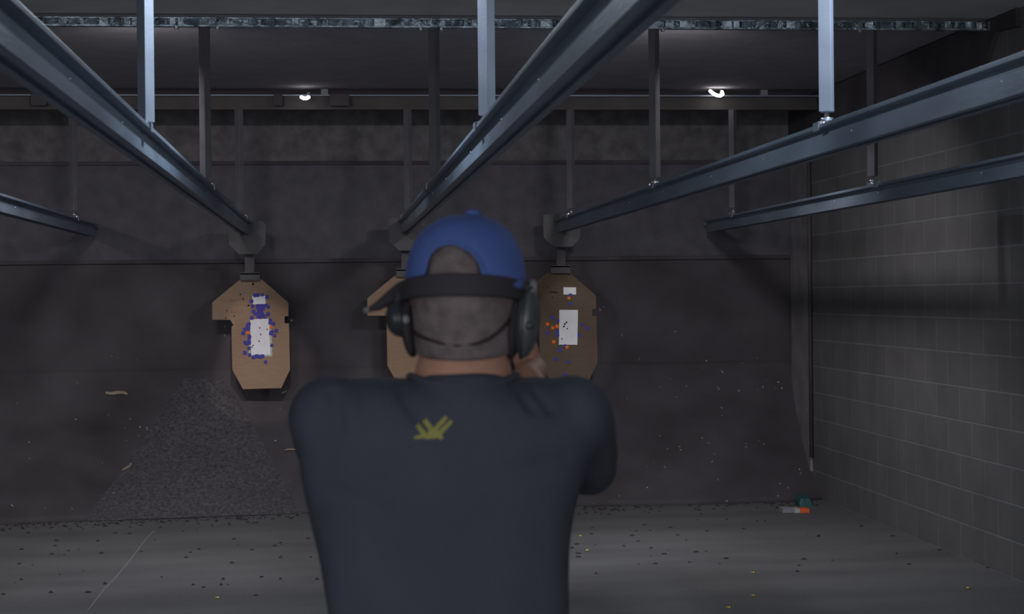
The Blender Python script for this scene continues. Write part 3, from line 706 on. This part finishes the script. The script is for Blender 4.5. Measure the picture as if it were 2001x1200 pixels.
# printed emblem, laid on the cloth
def on_cloth(px, py, lift):
    d = ray(px, py).normalized(); hit = BV.ray_cast(CAM, d)
    return hit[0]-d*lift if hit[0] else PY(px, py, YP-.11)
def z4(x, y): return (780+x/13.336, 790+y/13.336)
em = MB()
def stroke(p, q, w0, w1):
    p, q = Vector(z4(*p)), Vector(z4(*q)); d = (q-p).normalized(); nrm = Vector((-d.y, d.x)); K = 8; top = []; bot = []
    for k in range(K+1):
        c = p.lerp(q, k/K); w = 1.22*(w0+(w1-w0)*k/K)/13.336/2
        a, e = c+nrm*w, c-nrm*w; top.append((on_cloth(a.x, a.y, .0014), on_cloth(e.x, e.y, .0014))); bot.append((on_cloth(a.x, a.y, -.001), on_cloth(e.x, e.y, -.001)))
    em.loft([[tp[0], tp[1], bt[1], bt[0]] for tp, bt in zip(top, bot)])
stroke((470, 535), (740, 880), 100, 110); stroke((655, 405), (930, 790), 105, 120); stroke((1235, 330), (900, 690), 80, 95); stroke((1375, 430), (1010, 800), 80, 110)
stroke((700, 850), (1090, 790), 110, 120); stroke((390, 880), (690, 815), 60, 90); stroke((960, 740), (1125, 900), 110, 80); stroke((760, 700), (1000, 760), 130, 150)
lg = em.build('emblem', M['logo'], shirt); lg['label'] = 'yellow antler-like emblem printed between the shoulder blades'
# trousers, boots (below the frame)
tr_ = MB()
hipR, hipL = pelvis+Vector((.085, 0, .02)), pelvis+Vector((-.085, 0, .02))
for hp, sx, fy in ((hipR, 1, -.12), (hipL, -1, .14)):
    kn = Vector((hp.x+sx*.05, hp.y+fy*.6+.03, .50)); an = Vector((hp.x+sx*.09, hp.y+fy, .10))
    tr_.capsule([hp, kn, an], [.092, .066, .052], 20)
tr_.ellipsoid(pelvis+Vector((0, 0, .03)), (.165, .115, .11))
remesh(tr_, 'trousers', M['denim'], .010, person, 5)
for hp, sx, fy in ((hipR, 1, -.12), (hipL, -1, .14)):
    an = Vector((hp.x+sx*.09, hp.y+fy, .0)); s_ = MB(); rr = []
    for yy, w, h in ((-.075, .028, .06), (-.05, .040, .11), (0, .042, .115), (.05, .044, .085), (.12, .050, .06), (.17, .046, .05), (.205, .022, .03)):
        rr.append([Vector((an.x+w*math.cos(a), an.y+yy, max(0, h*.5+h*.55*math.sin(a)))) for a in [i*2*PI/16 for i in range(16)]])
    s_.loft(rr); s_.build('boot', M['shoe'], person, True)

# cap
cp = MB(); rings = []; NA = 128; NR = 44
cc = hc+Vector((.003, -.002, .024))
top_z = Q(910, 420).z-cc.z
def cap_pt(a, u):
    """u 0 at the rim, 1 at the crown"""
    th = u*PI/2; r = math.cos(th)**.80; z = math.sin(th)*top_z
    p = Vector((math.cos(a)*.0945*r, math.sin(a)*.110*r, z)); q = RH @ p
    return cc+q
for j in range(NR):
    rings.append([cap_pt(2*PI*i/NA, j/NR) for i in range(NA)])
opening = [(829, 560), (829, 535), (832, 515), (840, 495), (853, 481), (870, 475.5), (890, 476.5), (908, 483), (924, 493), (934, 507), (941, 522), (945, 545), (945, 560)]
def inside(x, y, poly):
    r = False
    for (x1_, y1_), (x2_, y2_) in zip(poly, poly[1:]+poly[:1]):
        if (y1_ > y) != (y2_ > y) and x < (x2_-x1_)*(y-y1_)/(y2_-y1_)+x1_: r = not r
    return r
vs = [p for r in rings for p in r]+[cap_pt(0, 1)]
fs = []
for j in range(NR-1):
    for i in range(NA):
        f = (j*NA+i, j*NA+(i+1) % NA, (j+1)*NA+(i+1) % NA, (j+1)*NA+i)
        c = sum((vs[k] for k in f), Vector())/4
        if c.y < cc.y and inside(*project(c), opening): continue
        fs.append(f)
fs += [((NR-1)*NA+i, (NR-1)*NA+(i+1) % NA, NR*NA) for i in range(NA)]
cp.add(vs, fs)
cap = cp.build('cap', M['cap'], person, True); so = cap.modifiers.new('thick', 'SOLIDIFY'); so.thickness = .0028; so.offset = -1
cap['label'] = 'blue baseball cap with an open back'
bt = Q(924, 421); bt.y = cap_pt(0, 1).y
MB().ellipsoid(cap_pt(0, 1)+Vector((.012, -.004, .002)), (.013, .013, .006)).build('button', M['cap'], cap, True)
# edging round the back opening
edge = []
for (x, y) in opening[1:-1]:
    best = None
    for a in [PI+PI*k/240 for k in range(241)]:
        for u in [k/60 for k in range(45)]:
            p = cap_pt(a, u); q = project(p); d = (q[0]-x)**2+(q[1]-y)**2
            if best is None or d < best[0]: best = (d, p)
    edge.append(best[1]+Vector((0, -.001, 0)))
MB().tube(edge, .0026, 8).build('edging', M['cap'], cap, True)
st = []
for k in range(25):
    a = PI*1.06+PI*.88*k/24; st.append(cc+RH @ Vector((math.cos(a)*.093, math.sin(a)*.109, -.006)))
MB().tube(st, .008, 10, .35).build('strap', M['cap'], cap, True)
# brim over the face
br = MB(); ri = []
for k in range(17):
    a = PI*.12+PI*.76*k/16; inner = Vector((math.cos(a)*.093, math.sin(a)*.108, 0)); outn = Vector((math.cos(a)*.100, math.sin(a)*.108+.072*math.sin((k/16)*PI)**.6, .004-.018*abs(math.cos(a))))
    ri.append([cc+RH @ inner, cc+RH @ outn, cc+RH @ (outn+Vector((0, 0, -.003))), cc+RH @ (inner+Vector((0, 0, -.003)))])
br.loft(ri); br.build('brim', M['cap'], cap, True)

# earmuffs: band behind the head, two cups, a boom on the left
em_o = thing('earmuffs', H(0, -.10, .01), 'black earmuffs with a wide band behind the head and a boom on the left', 'ear protection')
bpts = []; NB = 33; rings = []
for k in range(NB):
    a = PI*1.03+PI*.94*k/(NB-1); s = (k/(NB-1)-.5)*2
    c = H(math.cos(a)*.0935, math.sin(a)*.1135-.002, .011+.010*(1-s*s)-.003)
    out = (RH @ Vector((math.cos(a), math.sin(a), 0))).normalized(); hh = .0175-.001*abs(s); th = .004
    rings.append([c-out*th+Vector((0, 0, -hh)), c+out*th+Vector((0, 0, -hh*.9)), c+out*th+Vector((0, 0, hh*.9)), c-out*th+Vector((0, 0, hh))])
MB().loft(rings).build('headband', M['band'], em_o, True, .002)
def cup(sx, shell_c, shell_r, cush_c, cush_r, m):
    R2 = RH @ Matrix.Rotation(sx*.10, 3, 'Y')
    sh = MB().ellipsoid(shell_c, shell_r, R2, 32, 20)
    c = sh.build('ear_cup', m, em_o, True)
    MB().ellipsoid(cush_c, cush_r, R2, 28, 18).build('cushion', M['foam'], c, True)
    k = MB(); k.tube([shell_c+RH @ Vector((0, -.005, shell_r[2]*.5)), shell_c+RH @ Vector((-sx*.002, -.018, shell_r[2]*1.05)), H(sx*.092, -.012, .016)], .0065, 10, 1.6); k.build('yoke', M['band'], c, True)
    rb = MB(); pts = []
    for i in range(25):
        a = 2*PI*i/24; pts.append(shell_c+R2 @ Vector((-sx*shell_r[0]*.18, math.cos(a)*shell_r[1]*1.0, math.sin(a)*shell_r[2]*1.0)))
    rb.tube(pts, .0035, 8).build('rim', M['muff'], c, True)
    return c
lc = Q(783, 622, YP+.02); rc = Q(1029, 630, YP-.02)
cl_ = cup(-1, lc, (.024, .038, .030), Q(801, 641, YP+.015), (.013, .040, .047), M['muff'])
cr_ = cup(1, rc, (.0205, .042, .056), Q(1004, 640, YP-.015), (.013, .041, .050), M['muff_shell'])
MB().ellipsoid(Q(793, 624, YP-.022), (.006, .004, .007)).build('cup_bump', M['tip'], cl_, True)  # pale bump standing in for the highlight on the left cup
MB().ellipsoid(Q(1034, 636, YP-.058), (.008, .006, .007)).build('cup_bump', M['muff'], cr_, True)
MB().tube([Q(1041, 600, YP-.045), Q(1043, 575, YP-.03), Q(1042, 550, YP-.01)], [.004, .0045, .004], 8).build('wire_arm', M['tip'], cr_, True)
bo = MB().capsule([Q(803, 556, YP-.02), Q(786, 566, YP+.01), Q(762, 583, YP+.03), Q(740, 597, YP+.04), Q(724, 604, YP+.045)], [.012, .0135, .0115, .008, .0045], 14).build('boom', M['band'], em_o, True)
MB().ellipsoid(Q(716, 607, YP+.045), (.0055, .0055, .0045)).build('boom_tip', M['tip'], bo, True)
MB().box(Q(1034, 556, YP-.03), (.022, .006, .006)).build('hinge', M['tip'], em_o, bevel=.002)

# safety glasses with a retaining cord round the nape
gl = thing('safety_glasses', H(0, .10, -.005), 'safety glasses held by a thin dark cord sagging across the nape', 'glasses')
lp = []
for k in range(21):
    a = PI*.17+PI*.66*k/20; lp.append([H(math.cos(a)*.076, math.sin(a)*.088+.032, z)+RH @ Vector((0, o, 0)) for z, o in ((-.018, 0), (.020, 0), (.020, .003), (-.018, .003))])
MB().loft(lp).build('lens', M['lens'], gl, True)
for s in (-1, 1):
    MB().tube([H(s*.070, .09, .008), H(s*.084, .05, .007), H(s*.0855, -.01, .003), H(s*.084, -.03, -.02)], [.003, .003, .003, .0022], 8, 1.0).build('temple', M['band'], gl, True)
cordp = []
for (x, y) in ((800, 640), (812, 652), (830, 659), (860, 667), (895, 672), (930, 669), (955, 660), (975, 647), (988, 634), (998, 622)):
    d = ray(x, y); p = PY(x, y, YP); best = p
    # walk along the ray to just outside the hair/neck surface
    zl = p.z-hc.z; w = .0815; bk = .103 if zl > -.03 else .103-(-.03-zl)*.42
    lx = (p-hc).x*math.cos(A12)-(0)*math.sin(A12); lx = max(-w*.985, min(w*.985, lx/.985))
    # solve for the surface point whose picture column matches
    bst = None
    for i in range(181):
        a = PI+PI*i/180; c = H(math.cos(a)*w, math.sin(a)*bk-.001, zl); q = project(c); e = abs(q[0]-x)
        if bst is None or e < bst[0]: bst = (e, c)
    cordp.append(bst[1])
MB().tube(cordp, .0034, 10).build('retaining_cord', M['cord'], gl, True)

# pistol in both hands
gp = thing('pistol', G, 'black pistol held in both hands in front of the shooter\'s head', 'pistol')
mq = MB().box(g(0, .062, .078), (.026, .186, .030)); sl = mq.build('slide', M['gun'], gp, bevel=.003)
MB().box(g(0, .145, .0955), (.004, .006, .006)).build('front_sight', M['gun'], sl); MB().box(g(0, -.024, .0955), (.018, .006, .006)).build('rear_sight', M['gun'], sl)
MB().box(g(0, .060, .055), (.023, .165, .018)).build('frame', M['gun'], gp, bevel=.003)
MB().prism([g(-.014, -.022, .05), g(-.014, .028, .05), g(-.014, .012, -.062), g(-.014, -.038, -.062)], (.028, 0, 0)).build('grip', M['gun'], gp, bevel=.004)
MB().tube([g(0, .028, .046), g(0, .034, .018), g(0, .062, .014), g(0, .074, .030), g(0, .074, .048)], .0035, 8).build('trigger_guard', M['gun'], gp, True)
MB().tube([g(0, .045, .046), g(0, .047, .034), g(0, .052, .024)], .003, 8).build('trigger', M['gun'], gp, True)
MB().tube([g(0, .150, .080), g(0, .164, .080)], .0075, 14).build('muzzle', M['gun'], gp, True)

# ------------------------------------------------------------------ light
def area(name, loc, rot, sx, sy, power, col, spread=180):
    l = bpy.data.lights.new(name, 'AREA'); l.shape = 'RECTANGLE'; l.size = sx; l.size_y = sy; l.energy = power; l.color = col; l.spread = math.radians(spread)
    o = bpy.data.objects.new(name, l); COL.objects.link(o); o.location = loc; o.rotation_euler = rot; return o
def spot(name, loc, aim, power, col, ang, blend=.5, r=.05):
    l = bpy.data.lights.new(name, 'SPOT'); l.energy = power; l.color = col; l.spot_size = math.radians(ang); l.spot_blend = blend; l.shadow_soft_size = r
    o = bpy.data.objects.new(name, l); COL.objects.link(o); o.location = loc
    o.rotation_euler = (Vector(aim)-Vector(loc)).to_track_quat('-Z', 'Y').to_euler(); return o
BL = (.80, .89, 1.0)
area('lane_light', (-.10, 6.64, 3.0), (0, 0, 0), .10, .26, 36, BL)
area('lane_light', (1.95, 5.75, 3.0), (0, 0, 0), .10, .26, 32, BL)
ZS = (zA0+zA1)/2
spot('added_target_spot', (-.35, Y2+.09, ZS), PY(505, 700, YT), 145, (1, .88, .84), 12, .5, .04)  # unseen spots added behind the strut beam to brighten the targets
spot('added_target_spot', (.95, Y2+.09, ZS), PY(770, 690, YT), 50, (1, .88, .78), 12, .5, .04)
spot('added_target_spot', (2.15, Y2+.09, ZS), PY(1115, 650, YT), 75, (1, .97, .96), 11, .5, .04)
spot('added_floor_spot', (.5, Y2+.09, ZS), (1.15, 10.7, 0), 95, (.9, .93, 1), 50, 1, .05)  # unseen extra spot added to brighten a patch of floor
for bx, pw in ((-4.05, 20), (-1.05, 20), (1.95, 22)):
    area('baffle_light', (bx, Y2+.11, ZS-.01), (math.radians(36), 0, 0), 0.46, .06, pw, (1, .97, 1), 140)
w = bpy.data.worlds.new('world'); sc.world = w; w.use_nodes = True
w.node_tree.nodes['Background'].inputs['Color'].default_value = (.96, .94, 1.0, 1); w.node_tree.nodes['Background'].inputs['Strength'].default_value = 1.6
sc.view_settings.view_transform = 'Standard'; sc.view_settings.look = 'None'; sc.view_settings.exposure = 0; sc.view_settings.gamma = 1; sc.view_settings.use_curve_mapping = False
sc.cycles.use_denoising = True
